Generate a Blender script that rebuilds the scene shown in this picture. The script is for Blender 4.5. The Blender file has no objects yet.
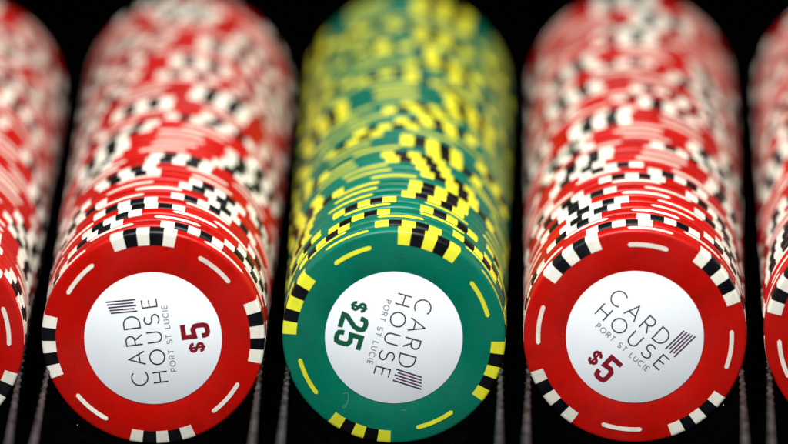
import bpy, math, random
from mathutils import Vector, Matrix
random.seed(11)
R_ = math.radians
C = bpy.context.scene.collection

# ---------------------------------------------------------------- sizes (metres)
MM = 0.001
RAD = 19.5 * MM            # chip radius
TH = 3.54 * MM             # chip thickness
PITCH = 3.64 * MM          # spacing along a row
GAPX = 42.15 * MM          # spacing of the rows
ZC = 24.0 * MM             # height of chip centres over the table
ROWS = 44
LR = 12.05 * MM            # radius of the paper label

# ---------------------------------------------------------------- materials
def new_mat(name):
    m = bpy.data.materials.new(name); m.use_nodes = True
    nt = m.node_tree
    return m, nt, nt.nodes['Principled BSDF']

def clay(name, col, dirt, rough=0.38, wear=0.5):
    """Moulded clay composite: colour drifts a little from chip to chip, grime and scuffs in patches."""
    m, nt, b = new_mat(name); N = nt.nodes; L = nt.links
    tc = N.new('ShaderNodeTexCoord'); oi = N.new('ShaderNodeObjectInfo')
    add = N.new('ShaderNodeVectorMath'); add.operation = 'ADD'
    mul = N.new('ShaderNodeMath'); mul.operation = 'MULTIPLY'; mul.inputs[1].default_value = 3.0
    L.new(oi.outputs['Random'], mul.inputs[0]); L.new(mul.outputs[0], add.inputs[1]); L.new(tc.outputs['Object'], add.inputs[0])
    n1 = N.new('ShaderNodeTexNoise'); n1.inputs['Scale'].default_value = 260; n1.inputs['Detail'].default_value = 6; n1.inputs['Roughness'].default_value = .65
    L.new(add.outputs[0], n1.inputs['Vector'])
    r1 = N.new('ShaderNodeValToRGB'); r1.color_ramp.elements[0].position = .50; r1.color_ramp.elements[1].position = .80
    r1.color_ramp.elements[0].color = (0, 0, 0, 1); r1.color_ramp.elements[1].color = (wear, wear, wear, 1)
    L.new(n1.outputs['Fac'], r1.inputs['Fac'])
    mx = N.new('ShaderNodeMix'); mx.data_type = 'RGBA'
    mx.inputs['A'].default_value = (*col, 1); mx.inputs['B'].default_value = (*dirt, 1)
    L.new(r1.outputs['Color'], mx.inputs['Factor'])
    hs = N.new('ShaderNodeHueSaturation')
    mr = N.new('ShaderNodeMapRange'); mr.inputs['To Min'].default_value = .84; mr.inputs['To Max'].default_value = 1.08
    L.new(oi.outputs['Random'], mr.inputs['Value']); L.new(mr.outputs[0], hs.inputs['Value'])
    L.new(mx.outputs['Result'], hs.inputs['Color']); L.new(hs.outputs['Color'], b.inputs['Base Color'])
    n2 = N.new('ShaderNodeTexNoise'); n2.inputs['Scale'].default_value = 900; n2.inputs['Detail'].default_value = 4
    L.new(add.outputs[0], n2.inputs['Vector'])
    sm = N.new('ShaderNodeTexNoise'); sm.inputs['Scale'].default_value = 95; sm.inputs['Detail'].default_value = 3
    L.new(add.outputs[0], sm.inputs['Vector'])
    rr = N.new('ShaderNodeMapRange'); rr.inputs['From Min'].default_value = .3; rr.inputs['From Max'].default_value = .7
    rr.inputs['To Min'].default_value = rough - .12; rr.inputs['To Max'].default_value = rough + .22
    L.new(sm.outputs['Fac'], rr.inputs['Value']); L.new(rr.outputs[0], b.inputs['Roughness'])
    bp = N.new('ShaderNodeBump'); bp.inputs['Strength'].default_value = .45; bp.inputs['Distance'].default_value = .00007
    mp = N.new('ShaderNodeMapping'); mp.inputs['Rotation'].default_value = (.3, .9, .4); mp.inputs['Scale'].default_value = (2600, 60, 110)
    L.new(add.outputs[0], mp.inputs['Vector'])
    n3 = N.new('ShaderNodeTexNoise'); n3.inputs['Scale'].default_value = 1; n3.inputs['Detail'].default_value = 2
    L.new(mp.outputs[0], n3.inputs['Vector'])
    r3 = N.new('ShaderNodeValToRGB'); r3.color_ramp.elements[0].position = .69; r3.color_ramp.elements[1].position = .76
    L.new(n3.outputs['Fac'], r3.inputs['Fac'])
    ad = N.new('ShaderNodeMath'); ad.operation = 'SUBTRACT'
    L.new(n2.outputs['Fac'], ad.inputs[0]); L.new(r3.outputs['Color'], ad.inputs[1])
    L.new(ad.outputs[0], bp.inputs['Height']); L.new(bp.outputs[0], b.inputs['Normal'])
    b.inputs['Specular IOR Level'].default_value = .26
    return m

RED = clay('red_clay', (.43, .0038, .0016), (.17, .004, .003))
GREEN = clay('green_clay', (.0003, .128, .078), (.004, .060, .040))
WHITE = clay('white_clay', (.80, .745, .65), (.42, .35, .27), wear=.55)
YELLOW = clay('yellow_clay', (.73, .70, .032), (.40, .36, .03), wear=.5)
BLACK = clay('black_clay', (.0025, .0025, .004), (.014, .014, .017), wear=.4)

def flat(name, col, rough=.5, spec=.4):
    m, nt, b = new_mat(name)
    b.inputs['Base Color'].default_value = (*col, 1); b.inputs['Roughness'].default_value = rough
    b.inputs['Specular IOR Level'].default_value = spec
    return m

def paper(name):
    m, nt, b = new_mat(name); N = nt.nodes; L = nt.links
    tc = N.new('ShaderNodeTexCoord')
    n = N.new('ShaderNodeTexNoise'); n.inputs['Scale'].default_value = 150; n.inputs['Detail'].default_value = 5
    L.new(tc.outputs['Object'], n.inputs['Vector'])
    r = N.new('ShaderNodeValToRGB'); r.color_ramp.elements[0].position = .3; r.color_ramp.elements[1].position = .7
    r.color_ramp.elements[0].color = (.81, .82, .855, 1); r.color_ramp.elements[1].color = (.86, .87, .90, 1)
    L.new(n.outputs['Fac'], r.inputs['Fac']); L.new(r.outputs['Color'], b.inputs['Base Color'])
    b.inputs['Roughness'].default_value = .45; b.inputs['Specular IOR Level'].default_value = .4
    return m
PAPER = paper('label_paper')
INK = flat('black_ink', (.018, .018, .024))
INK_GREY = flat('grey_ink', (.17, .17, .19))
INK_RED = flat('maroon_ink', (.20, .004, .012))
INK_GREEN = flat('dark_green_ink', (.004, .085, .040))
INK_PLUM = flat('plum_ink', (.13, .008, .075))

def plastic(name, lo, hi, rough, scale, bump, spec=.3):
    m, nt, b = new_mat(name); N = nt.nodes; L = nt.links
    tc = N.new('ShaderNodeTexCoord')
    n = N.new('ShaderNodeTexNoise'); n.inputs['Scale'].default_value = scale; n.inputs['Detail'].default_value = 7; n.inputs['Roughness'].default_value = .7
    L.new(tc.outputs['Object'], n.inputs['Vector'])
    r = N.new('ShaderNodeValToRGB'); r.color_ramp.elements[0].position = .42; r.color_ramp.elements[1].position = .68
    r.color_ramp.elements[0].color = (lo, lo, lo, 1); r.color_ramp.elements[1].color = (hi, hi, hi * 1.02, 1)
    L.new(n.outputs['Fac'], r.inputs['Fac']); L.new(r.outputs['Color'], b.inputs['Base Color'])
    b.inputs['Roughness'].default_value = rough; b.inputs['Specular IOR Level'].default_value = spec
    bp = N.new('ShaderNodeBump'); bp.inputs['Strength'].default_value = .6; bp.inputs['Distance'].default_value = bump
    L.new(n.outputs['Fac'], bp.inputs['Height']); L.new(bp.outputs[0], b.inputs['Normal'])
    return m
TRAY = plastic('black_tray_plastic', .0003, .001, .7, 300, .0001, .0)
RIM = plastic('scuffed_rim_plastic', .0015, .07, .38, 520, .0004)
FELT = plastic('black_felt', .0004, .001, 1.0, 900, .0002, .0)

# ---------------------------------------------------------------- mesh helpers
def link(name, me, parent=None):
    o = bpy.data.objects.new(name, me); C.objects.link(o)
    if parent: o.parent = parent
    return o

def mesh(name, verts, faces, mats, fm=None, smooth=True, sharp=35):
    me = bpy.data.meshes.new(name); me.from_pydata([tuple(v) for v in verts], [], faces)
    for m in mats: me.materials.append(m)
    if fm:
        for p, k in zip(me.polygons, fm): p.material_index = k
    me.validate(); me.update()
    if smooth:
        for p in me.polygons: p.use_smooth = True
        me.set_sharp_from_angle(angle=R_(sharp))
    return me

def profile(off=0.0, r_in=0.0):
    """Chip outline (radius, depth) from the front hub round the edge to the back hub. Front face looks to -Y."""
    h = TH / 2; b = .36 * MM; br = .70 * MM; dr = .20 * MM; pts = []
    face = [(RAD * .80, 0), (RAD * .86, .03 * MM), (RAD * .91, .09 * MM), (RAD - br, dr)]
    if r_in == 0:
        pts += [(0, -h + .16 * MM), (LR + .06 * MM, -h + .16 * MM), (LR + .22 * MM, -h + .14 * MM), (LR + .95 * MM, -h)] + [(r, -h + d) for r, d in face[:-1]]
    else:
        pts += [(r_in, -h + .045 * MM - off), (RAD * .91, -h + .09 * MM - off)]
    for k in range(6):
        a = k / 5 * math.pi / 2
        pts.append((RAD - br + (br + off) * math.sin(a), -h + dr + b - (b + off) * math.cos(a)))
    n = len(pts)
    tail = [(r, -y) for r, y in reversed(pts)]
    return pts + tail

def body_mesh(mat, seg=160):
    pr = profile(); V = []; F = []
    V.append((0, pr[0][1], 0)); rings = pr[1:-1]
    for r, y in rings:
        for s in range(seg):
            a = 2 * math.pi * s / seg; V.append((r * math.cos(a), y, r * math.sin(a)))
    V.append((0, pr[-1][1], 0)); last = len(V) - 1
    for s in range(seg):
        t = (s + 1) % seg
        F.append((0, 1 + s, 1 + t))
        for k in range(len(rings) - 1):
            a = 1 + k * seg; b = a + seg
            F.append((a + s, b + s, b + t, a + t))
        a = 1 + (len(rings) - 1) * seg
        F.append((last, a + t, a + s))
    return mesh('body', V, F, [mat])

SEGA = 6.95                # angular width of one block
def insert_mesh(light, rv):
    """Five blocks light/black/light/black/light wrapping the edge; centred on angle 0."""
    pr = profile(.035 * MM, RAD * .875); V = []; F = []; FM = []
    sub = 5; cols = 5 * sub + 1; n = len(pr)
    bd = [SEGA * (q - 2.5) + rv.uniform(-.35, .35) for q in range(6)]
    inner_f = pr[0][0]
    for c in range(cols):
        q = min(4, c // sub); a = R_(bd[q] + (bd[q + 1] - bd[q]) * (c - q * sub) / sub)
        for r, y in pr: V.append((r * math.cos(a), y, r * math.sin(a)))
    for c in range(cols - 1):
        for k in range(n):
            k2 = (k + 1) % n
            F.append((c * n + k, c * n + k2, (c + 1) * n + k2, (c + 1) * n + k)); FM.append((c // sub) % 2)
    F.append(tuple(range(n))[::-1]); FM.append(0)
    F.append(tuple((cols - 1) * n + k for k in range(n))); FM.append(0)
    return mesh('edge_insert', V, F, [light, BLACK], FM)

def edge_stripe_mesh(light, rv):
    V = []; F = []; n = 22; half = 12.6 + rv.uniform(-.9, .7); w = rv.uniform(.52, .66) * MM; h = .04 * MM
    for c in range(n + 1):
        t = -1 + 2 * c / n; a = R_(half * t)
        e = min(1, (1 - abs(t)) * half * math.pi / 180 * RAD / w)
        ww = w * math.sqrt(max(.02, 1 - (1 - e) ** 2))
        for r, y in ((RAD - .3 * MM, -ww), (RAD + h, -ww), (RAD + h, ww), (RAD - .3 * MM, ww)):
            V.append((r * math.cos(a), y, r * math.sin(a)))
    for c in range(n):
        for k in range(4):
            k2 = (k + 1) % 4
            F.append((c * 4 + k, c * 4 + k2, (c + 1) * 4 + k2, (c + 1) * 4 + k))
    F.append((3, 2, 1, 0)); F.append((n * 4, n * 4 + 1, n * 4 + 2, n * 4 + 3))
    return mesh('edge_stripe', V, F, [light])

def face_stripe_mesh(light):
    V = []; F = []; n = 26; half = 12.2; w = .37 * MM; rc = RAD * .868; y1 = -TH / 2 - .02 * MM; y0 = -TH / 2 + .2 * MM
    for c in range(n + 1):
        t = -1 + 2 * c / n; a = R_(half * t)
        e = min(1, (1 - abs(t)) * half * math.pi / 180 * rc / w)
        ww = w * math.sqrt(max(.02, 1 - (1 - e) ** 2))
        for r, y in ((rc - ww, y0), (rc - ww, y1), (rc + ww, y1), (rc + ww, y0)):
            V.append((r * math.cos(a), y, r * math.sin(a)))
    for c in range(n):
        for k in range(4):
            k2 = (k + 1) % 4
            F.append((c * 4 + k, c * 4 + k2, (c + 1) * 4 + k2, (c + 1) * 4 + k))
    F.append((3, 2, 1, 0)); F.append((n * 4, n * 4 + 1, n * 4 + 2, n * 4 + 3))
    return mesh('face_stripe', V, F, [light])

def label_mesh():
    V = [(0, 0, 0)]; F = []; seg = 160; rr = ((LR - .1 * MM, 0), (LR, .05 * MM), (LR, .14 * MM))
    for r, y in rr:
        for s in range(seg):
            a = 2 * math.pi * s / seg; V.append((r * math.cos(a), y, r * math.sin(a)))
    for s in range(seg):
        t = (s + 1) % seg; F.append((0, 1 + s, 1 + t))
        for k in range(2):
            a = 1 + k * seg; b = a + seg; F.append((a + s, b + s, b + t, a + t))
    return mesh('label_disc', V, F, [PAPER])

# ---------------------------------------------------------------- lettering
def arc(cx, cy, rx, ry, a0, a1, n=14):
    return [(cx + rx * math.cos(R_(a0 + (a1 - a0) * k / n)), cy + ry * math.sin(R_(a0 + (a1 - a0) * k / n))) for k in range(n + 1)]
GL = {   # cap height 1: (width, strokes)
 'C': (.86, [arc(.5, .5, .5, .5, 48, 312, 26)]),
 'A': (.84, [[(0, 0), (.42, 1), (.84, 0)], [(.16, .34), (.68, .34)]]),
 'R': (.62, [[(0, 0), (0, 1), (.32, 1)] + arc(.32, .73, .27, .27, 80, -90, 12) + [(0, .46)], [(.30, .46), (.62, 0)]]),
 'D': (.76, [[(0, 0), (0, 1), (.28, 1)] + arc(.28, .5, .48, .5, 84, -84, 18) + [(.28, 0), (0, 0)]]),
 'H': (.72, [[(0, 0), (0, 1)], [(.72, 0), (.72, 1)], [(0, .52), (.72, .52)]]),
 'O': (1.02, [arc(.51, .5, .51, .5, 0, 360, 36)]),
 'U': (.72, [[(0, 1)] + arc(.36, .36, .36, .36, 180, 360, 18) + [(.72, 1)]]),
 'S': (.68, [arc(.34, .745, .30, .255, 35, 180, 10) + arc(.36, .745, .32, .255, 195, 262, 6) + arc(.34, .255, .34, .255, 82, -10, 8) + arc(.34, .255, .34, .255, -20, -150, 10)]),
 'E': (.56, [[(.56, 1), (0, 1), (0, 0), (.56, 0)], [(0, .52), (.50, .52)]]),
 'P': (.58, [[(0, 0), (0, 1), (.30, 1)] + arc(.30, .72, .28, .28, 80, -90, 12) + [(0, .44)]]),
 'T': (.66, [[(0, 1), (.66, 1)], [(.33, 1), (.33, 0)]]),
 'L': (.50, [[(0, 1), (0, 0), (.50, 0)]]),
 'I': (.02, [[(.01, 0), (.01, 1)]]),
 ' ': (.34, []),
 '5': (.56, [[(.55, .905), (.10, .905), (.10, .545), (.34, .575), (.45, .50), (.465, .40), (.465, .21), (.43, .12), (.34, .085), (.21, .085), (.125, .12), (.095, .21), (.095, .30)]]),
 '2': (.58, [[(.095, .69), (.095, .80), (.13, .88), (.21, .915), (.35, .915), (.43, .88), (.465, .80), (.465, .68), (.42, .56), (.12, .22), (.10, .10), (.57, .10)]]),
 '$': (.58, [[(.475, .66), (.475, .74), (.42, .83), (.32, .86), (.24, .86), (.14, .83), (.095, .74), (.095, .66), (.14, .58), (.42, .42), (.475, .34), (.475, .26), (.42, .17), (.32, .14), (.24, .14), (.14, .17), (.095, .26), (.095, .34)], [(.285, 1.0), (.285, 0)]]),
}
EPS = .006 * MM
def ribbon(V, F, pts, w, y):
    P = [Vector((p[0], p[1])) for p in pts]
    Q = [P[0]]
    for p in P[1:]:
        if (p - Q[-1]).length > 1e-7: Q.append(p)
    closed = (Q[0] - Q[-1]).length < 1e-6 and len(Q) > 3
    if closed: Q = Q[:-1]
    n = len(Q); base = len(V)
    for i in range(n):
        d0 = (Q[i] - Q[i - 1]).normalized() if (i > 0 or closed) else (Q[1] - Q[0]).normalized()
        d1 = (Q[(i + 1) % n] - Q[i]).normalized() if (i < n - 1 or closed) else d0
        t = (d0 + d1).normalized(); nm = Vector((-t.y, t.x)); c = max(.45, nm.dot(Vector((-d1.y, d1.x))))
        o = nm * (w / 2 / c)
        V.append((Q[i].x + o.x, y, Q[i].y + o.y)); V.append((Q[i].x - o.x, y, Q[i].y - o.y))
    for i in range(n if closed else n - 1):
        a = base + 2 * i; b = base + 2 * ((i + 1) % n)
        F.append((a, a + 1, b + 1, b))

def text_mesh(name, s, u0, u1, v0, cap, stroke, mat, gapless=None):
    """Lettering of constant stroke, fitted between u0 and u1 on baseline v0 (all in label radii)."""
    V = []; F = []; W = sum(GL[c][0] for c in s) * cap; gap = (u1 - u0 - W) / (len(s) - 1) if len(s) > 1 else 0
    x = u0; lvl = 0
    for c in s:
        for st in GL[c][1]:
            ribbon(V, F, [((x + p[0] * cap) * LR, (v0 + p[1] * cap) * LR) for p in st], stroke * LR, -.03 * MM - (lvl % 2) * EPS); lvl += 1
        x += GL[c][0] * cap + gap
    return mesh(name, V, F, [mat], smooth=False)

def value_mesh(digits, mat):
    V = []; F = []
    n = len(digits); cap = .43; sc = .25
    w = .56 * cap; x = (.155 - w) if n == 1 else -.185
    x0 = x - .045 - .58 * sc * 1.12
    for k, st in enumerate(GL['$'][1]):
        ribbon(V, F, [((x0 + p[0] * sc * 1.12) * LR, (-.74 + p[1] * sc) * LR) for p in st], (.045 if k == 0 else .03) * LR, -.03 * MM - k * EPS)
    for i, c in enumerate(digits):
        for st in GL[c][1]:
            ribbon(V, F, [((x + p[0] * cap) * LR, (-.84 + p[1] * cap) * LR) for p in st], .17 * cap * LR, -.03 * MM)
        x += w + .03
    return mesh('value_lettering', V, F, [mat], smooth=False)

def emblem_mesh():
    V = []; F = []; FM = []
    for i in range(5):
        u = .445 + i * .044; top = .555 + .012 * i; bot = .165 + (.035 if i % 2 else 0)
        n0 = len(F)
        ribbon(V, F, [(u * LR, bot * LR), ((u + .015) * LR, top * LR)], .021 * LR, -.03 * MM)
        FM += [i % 2] * (len(F) - n0)
    return mesh('emblem', V, F, [INK, INK_PLUM], FM, smooth=False)

LABEL = label_mesh(); EMBLEM = emblem_mesh()
T_NAME = text_mesh('name_lettering', 'CARD', -.68, .37, .158, .235, .0195, INK)
T_NAME2 = text_mesh('name_lettering', 'HOUSE', -.67, .60, -.128, .215, .0195, INK)
T_TOWN = text_mesh('town_lettering', 'PORT ST LUCIE', -.53, .475, -.27, .078, .0115, INK_GREY)
V5 = value_mesh('5', INK_RED); V25 = value_mesh('25', INK_GREEN)
# name lettering: both lines are one printed part
def join_meshes(name, a, b, dy):
    V = [v.co.copy() for v in a.vertices]; n = len(V); V += [v.co.copy() for v in b.vertices]
    F = [tuple(p.vertices) for p in a.polygons] + [tuple(i + n for i in p.vertices) for p in b.polygons]
    return mesh(name, V, F, [a.materials[0]], smooth=False)
T_NAME = join_meshes('name_lettering', T_NAME, T_NAME2, 0)

SET = {}; rv_ = random.Random(3)
for key, base, light in (('red', RED, WHITE), ('green', GREEN, YELLOW)):
    SET[key] = dict(body=body_mesh(base), ins=[insert_mesh(light, rv_) for q in range(5)], st=[edge_stripe_mesh(light, rv_) for q in range(5)], fs=face_stripe_mesh(light))

def proto_chip(key):
    root = bpy.data.objects.new('poker_chip', None); C.objects.link(root); root.empty_display_size = .005
    s = SET[key]
    link('body', s['body'], root)
    for k in range(4): link('edge_insert', s['ins'][k], root).rotation_euler.y = -R_(90 * k)
    for k in range(4): link('edge_stripe', s['st'][k], root).rotation_euler.y = -R_(45 + 90 * k)
    return root

def copy_chip(src):
    r = src.copy(); C.objects.link(r)
    for ch in src.children:
        c = ch.copy(); C.objects.link(c); c.parent = r
        kind = 'ins' if ch.name.startswith('edge_insert') else 'st' if ch.name.startswith('edge_stripe') else None
        if kind:
            for st in SET.values():
                if ch.data in st[kind]: c.data = rv_.choice(st[kind])
            c.rotation_euler.y = ch.rotation_euler.y + R_(rv_.uniform(-.5, .5))
    return r

def dress_front(root, key, text_rel):
    for k in range(4): link('face_stripe', SET[key]['fs'], root).rotation_euler.y = -R_(45 + 90 * k)
    lab = link('label_disc', LABEL, root); lab.location.y = -TH / 2 + .03 * MM; lab.rotation_euler.y = -R_(text_rel)
    link('name_lettering', T_NAME, lab); link('town_lettering', T_TOWN, lab); link('emblem', EMBLEM, lab)
    link('value_lettering', V5 if key == 'red' else V25, lab)

# ---------------------------------------------------------------- the five rows
NUM = ['front', 'second', 'third', 'fourth', 'fifth', 'sixth', 'seventh', 'eighth', 'ninth', 'tenth', 'eleventh', 'twelfth', 'thirteenth',
       'fourteenth', 'fifteenth', 'sixteenth', 'seventeenth', 'eighteenth', 'nineteenth', 'twentieth']
def ordinal(n):
    if n <= 20: return NUM[n - 1]
    suf = {1: 'st', 2: 'nd', 3: 'rd'}.get(n % 10, 'th') if n % 100 not in (11, 12, 13) else 'th'
    return '%d%s' % (n, suf)
ROW = [  # column, colour, front rotation, lettering angle, place, group, front label
 (-2, 'red', 53, 20, 'red row cut by the left frame edge', 'red chips in the row cut by the left frame edge',
  'red poker chip cut off by the left frame edge, at the front of its row'),
 (-1, 'red', 4, 97.3, 'whole red row left of the green row', 'red chips in the whole row left of the green row',
  'red $5 chip with lettering reading upward, front of the row left of the green chips'),
 (0, 'green', 70, -106.6, 'green row', 'green chips in the middle row',
  'green $25 chip with yellow and black spots and white label, front of the green row'),
 (1, 'red', 37, -42.6, 'whole red row right of the green row', 'red chips in the whole row right of the green row',
  'red $5 chip with lettering slanting down to the right, right of the green chips'),
 (2, 'red', 59, 200, 'red row cut by the right frame edge', 'red chips in the row cut by the right frame edge',
  'red poker chip cut off by the right frame edge, at the front of its row'),
]
FAN = {-2: -.013, -1: 0.0, 0: 0.0, 1: .006, 2: .014}   # the rows stand very slightly fanned
KNOWN = {-1: [68, 33, 24, 2, 16, 65, 45, 62, 57, 17, 20], 0: [82, 41, 19, 59, 16, 69, 66, 66, 46, 60], 1: [8, 71.5, 34, 25, 20, 39.5, 27, 44.5, 1, 65, 12, 32]}   # rotations read off the photograph for the nearest chips of each whole row
protos = {'red': proto_chip('red'), 'green': proto_chip('green')}
first = {'red': True, 'green': True}; SRC = {}
def what_on_top(th):
    d = (90 - th) % 90
    if d > 45: d -= 90
    if abs(d) < 18.4: return 'checkered block on top'
    if abs(abs(d) - 45) < 13: return 'thin stripe on top'
    return 'plain edge on top'
for col, key, th0, tang, place, group, flabel in ROW:
    known = KNOWN.get(col, [])
    prev = th0; run = 0; yy = 0.0
    for k in range(ROWS):
        if first[key] and not (key == 'red' and False): root = protos[key]; first[key] = False
        else: root = copy_chip(SRC[key])

        if key not in SRC: SRC[key] = copy_chip(root); 
        if k == 0: th = th0
        elif k <= len(known): th = known[k - 1]
        else:
            # a dealer squares some chips up in runs, the rest lie as they fell
            if run < 2 and random.random() < .30: th = prev + random.gauss(0, 2.0); run += 1
            else: th = random.uniform(0, 90); run = 0
        prev = th
        if k: yy += PITCH + random.choice((-.07, -.06, -.04, -.02, 0, .02, .12)) * MM
        jr = .0 if k == 0 else (.12 if k < 12 else .20)
        root.location = (col * GAPX + FAN[col] * yy + random.uniform(-jr, jr) * MM, TH / 2 + yy, ZC + abs(random.gauss(0, jr * .55)) * MM)
        tl = .16 if k else 0
        root.rotation_euler = (R_(random.uniform(-tl, tl)), -R_(th), R_(random.uniform(-tl, tl)) - (math.atan(FAN[col]) if k else 0))
        root['category'] = 'poker chip'; root['group'] = group
        if k == 0:
            root['label'] = flabel; dress_front(root, key, tang - th0)
        else:
            root['label'] = '%s chip, %s from the front of the %s' % (key, ordinal(k + 1), place)
            if k < 20 and len(root['label'].split()) <= 11: root['label'] += ', ' + what_on_top(th)
        if k > 0: root['label'] = root['label']
for s in SRC.values():
    for ch in list(s.children): bpy.data.objects.remove(ch)
    bpy.data.objects.remove(s)

# ---------------------------------------------------------------- the tray
Y0, Y1 = -.105, ROWS * PITCH + .004
def sweep(name, sec, ys, mat, parent, closed=True, sharp=35):
    """sec(y) gives the (x, z) outline at depth y."""
    V = []; F = []; n = None
    for y in ys:
        s = sec(y); n = len(s)
        V += [(x, y, z) for x, z in s]
    for i in range(len(ys) - 1):
        for k in range(n):
            k2 = (k + 1) % n
            F.append((i * n + k, (i + 1) * n + k, (i + 1) * n + k2, i * n + k2))
    F.append(tuple(range(n))); F.append(tuple(reversed([(len(ys) - 1) * n + k for k in range(n)])))
    me = mesh(name, V, F, [mat], sharp=sharp)
    return link(name, me, parent)

tray = bpy.data.objects.new('chip_tray', None); C.objects.link(tray); tray.empty_display_size = .02
tray['label'] = 'black plastic chip tray with scuffed rims between the rows of chips'; tray['category'] = 'chip tray'
RI = 19.62 * MM; A0 = -18.0
for col in range(-2, 3):
    cx = col * GAPX
    inner = [(cx + RI * math.cos(R_(a)), ZC + RI * math.sin(R_(a))) for a in [A0 - (180 + 2 * A0) * k / 40 for k in range(41)]]
    outer = [(cx + (RI + .9 * MM) * math.cos(R_(a)), ZC + (RI + .9 * MM) * math.sin(R_(a))) for a in [180 - A0 + (180 + 2 * A0) * k / 40 for k in range(41)]]
    sec_pts = inner + outer
    ch = sweep('channel', lambda y, s=sec_pts, f=FAN[col]: [(x + f * y, z) for x, z in s], [Y0, Y1], TRAY, tray)
    for side in (-1, 1):
        rnd = random.Random(col * 7 + side + 40)
        bx = cx + side * (RI + .02 * MM) * math.cos(R_(A0)); bz = ZC + RI * math.sin(R_(A0)) - .1 * MM
        ys = [Y0 + (Y1 - Y0) * k / 620 for k in range(621)]
        ph = rnd.uniform(0, 6); am = rnd.uniform(.7, 1.1)
        noise = {y: rnd.uniform(-1, 1) for y in ys}
        # grip teeth on the rim, worn smooth towards the open end
        def rim(y, f=FAN[col], bx=bx, bz=bz, ph=ph, am=am, noise=noise, side=side):
            t = y / (1.9 * MM) * 2 * math.pi + ph
            fade = max(.12, min(1, 1 + (y + .004) / .034))
            r = (.36 + .30 * max(0, min(1, -y / .05)) + .12 * am * fade * (math.sin(t) + .25 * noise[y])) * MM
            dx = .10 * fade * math.sin(t * .5 + 1) * MM
            wear_ = .25 * MM * math.sin(y * 90 + ph)
            return [(bx + f * y + dx + r * math.cos(a) - side * 0, bz + r * .9 * math.sin(a) + wear_ * .6) for a in [2 * math.pi * q / 12 for q in range(12)]]
        sweep('rim', rim, ys, RIM, ch, sharp=80)
def box(name, x0, x1, y0, y1, z0, z1, mat, parent=None, bev=.0008):
    import bmesh
    bm = bmesh.new(); bmesh.ops.create_cube(bm, size=1)
    for v in bm.verts: v.co = Vector((x0 + (v.co.x + .5) * (x1 - x0), y0 + (v.co.y + .5) * (y1 - y0), z0 + (v.co.z + .5) * (z1 - z0)))
    if bev: bmesh.ops.bevel(bm, geom=list(bm.edges), offset=bev, segments=2, affect='EDGES')
    me = bpy.data.meshes.new(name); bm.to_mesh(me); bm.free(); me.materials.append(mat)
    return link(name, me, parent)
HW = 2.5 * GAPX + .004
box('base_plate', -HW, HW, Y0 - .002, Y1 + .002, .0006, .0034, TRAY, tray)
box('end_wall', -HW, HW, Y1 + .0005, Y1 + .0035, .003, ZC - .004, TRAY, tray)
box('end_wall', -HW, HW, Y0 - .0035, Y0 - .0005, .003, ZC - .010, TRAY, tray)

tb = box('table_top', -1.6, 1.6, -1.4, 3.0, -.03, 0, FELT, None, .002); tb['kind'] = 'structure'

# scuffs on the middle chip's face and dust flecks in the tray
def scuff(parent, pts, w):
    V = []; F = []
    ribbon(V, F, [(x * MM, z * MM) for x, z in pts], w * MM, -TH / 2 - .02 * MM)
    link('scuff_mark', mesh('scuff_mark', V, F, [SCUFF], smooth=False), parent)
SCUFF = flat('pale_scuff', (.10, .26, .20), .6)
g = next(o for o in bpy.data.objects if o.get('label', '').startswith('green $25'))
def unrot(pts, th): c, s_ = math.cos(R_(th)), math.sin(R_(th)); return [(x * c + z * s_, -x * s_ + z * c) for x, z in pts]
scuff(g, unrot([(-8.9, -10.2), (-8.3, -10.0), (-8.0, -10.4), (-8.1, -11.4), (-8.6, -12.6), (-9.0, -12.9)], 70), .09)
scuff(g, unrot([(-8.2, -12.1), (-8.9, -12.3), (-9.1, -12.7)], 70), .11)
scuff(g, unrot([(1.2, -13.3), (1.7, -13.2), (2.1, -13.35)], 70), .10)
rd = random.Random(5); V = []; F = []
for i in range(110):
    dc = rd.choice((-2, -1, 0, 1, 2)); a = R_(rd.uniform(215, 325)); y = rd.uniform(-.09, -.002); cxx = dc * GAPX + FAN[dc] * y
    p = Vector((cxx + (RI - .12 * MM) * math.cos(a), y, ZC + (RI - .12 * MM) * math.sin(a))); r = rd.choice((.05, .06, .08, .13)) * MM; n0 = len(V)
    for q in range(6):
        d = Vector(((1, 0, 0), (-1, 0, 0), (0, 1, 0), (0, -1, 0), (0, 0, 1), (0, 0, -1))[q]); V.append(p + d * r * rd.uniform(.5, 1.6))
    for a_, b_, c_ in ((0, 2, 4), (2, 1, 4), (1, 3, 4), (3, 0, 4), (2, 0, 5), (1, 2, 5), (3, 1, 5), (0, 3, 5)): F.append((n0 + a_, n0 + b_, n0 + c_))
dust = link('dust', mesh('dust', V, F, [flat('dust_lint', (.45, .44, .42), .9)], smooth=False)); dust['kind'] = 'stuff'
dust['label'] = 'pale dust flecks lying in the black tray channels'; dust['category'] = 'dust'

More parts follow.
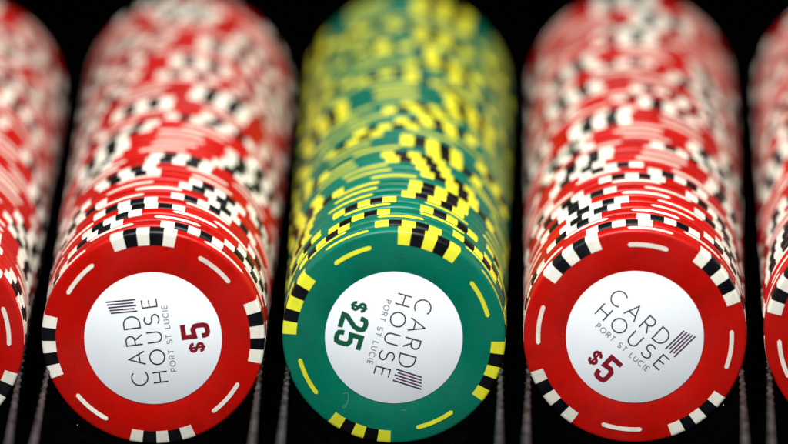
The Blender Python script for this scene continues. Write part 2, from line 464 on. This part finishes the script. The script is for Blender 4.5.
# ---------------------------------------------------------------- lamps
def area(name, loc, target, sx, sy, power, col):
    l = bpy.data.lights.new(name, 'AREA'); l.shape = 'RECTANGLE'; l.size = sx; l.size_y = sy; l.energy = power; l.color = col
    o = bpy.data.objects.new(name, l); C.objects.link(o); o.location = loc
    o.rotation_euler = (Vector(target) - Vector(loc)).to_track_quat('-Z', 'Y').to_euler()
    return o
area('overhead_lamp', (.02, .01, .31), (0, .01, ZC), .14, .14, .90, (1, .935, .80))
area('front_lamp', (-.02, -.23, .34), (0, 0, ZC), .18, .08, 2.75, (.95, 1, 1))

w = bpy.data.worlds.new('World'); bpy.context.scene.world = w; w.use_nodes = True
w.node_tree.nodes['Background'].inputs[0].default_value = (.5, .5, .5, 1); w.node_tree.nodes['Background'].inputs[1].default_value = .004

# ---------------------------------------------------------------- camera
FPX = 8450.0; PXW, PXH = 788.0, 444.0
VX, VY = 552.0, -2290.0                                   # where the rows vanish in the photograph
Yc = Vector((VX - PXW / 2, PXH / 2 - VY, -FPX)).normalized()
x2 = .003
x1 = .9998; x3 = -(x1 * Yc.x + x2 * Yc.y) / Yc.z
Xc = Vector((x1, x2, x3)).normalized(); Zc = Xc.cross(Yc).normalized(); Xc = Yc.cross(Zc).normalized()
Mcw = Matrix((Xc, Yc, Zc)).transposed()                   # camera <- world
Rot = Mcw.transposed()                                    # world <- camera
D = RAD * 2 * FPX / 223.0
P0 = Vector((0, 0, ZC)); pc = Vector(((393.8 - PXW / 2) / FPX * D, (PXH / 2 - 338.0) / FPX * D, -D))
cam = bpy.data.cameras.new('camera'); co = bpy.data.objects.new('camera', cam); C.objects.link(co)
pos = P0 - Rot @ pc
co.matrix_world = Matrix.Translation(pos) @ Rot.to_4x4()
cam.sensor_width = 36; cam.lens = FPX * 36 / PXW; cam.clip_start = .05; cam.clip_end = 50
cam.dof.use_dof = True; cam.dof.focus_distance = D + .004; cam.dof.aperture_fstop = 9.0
sc = bpy.context.scene; sc.camera = co
sc.view_settings.view_transform = 'Standard'; sc.view_settings.look = 'None'; sc.view_settings.gamma = 1; sc.view_settings.exposure = 0
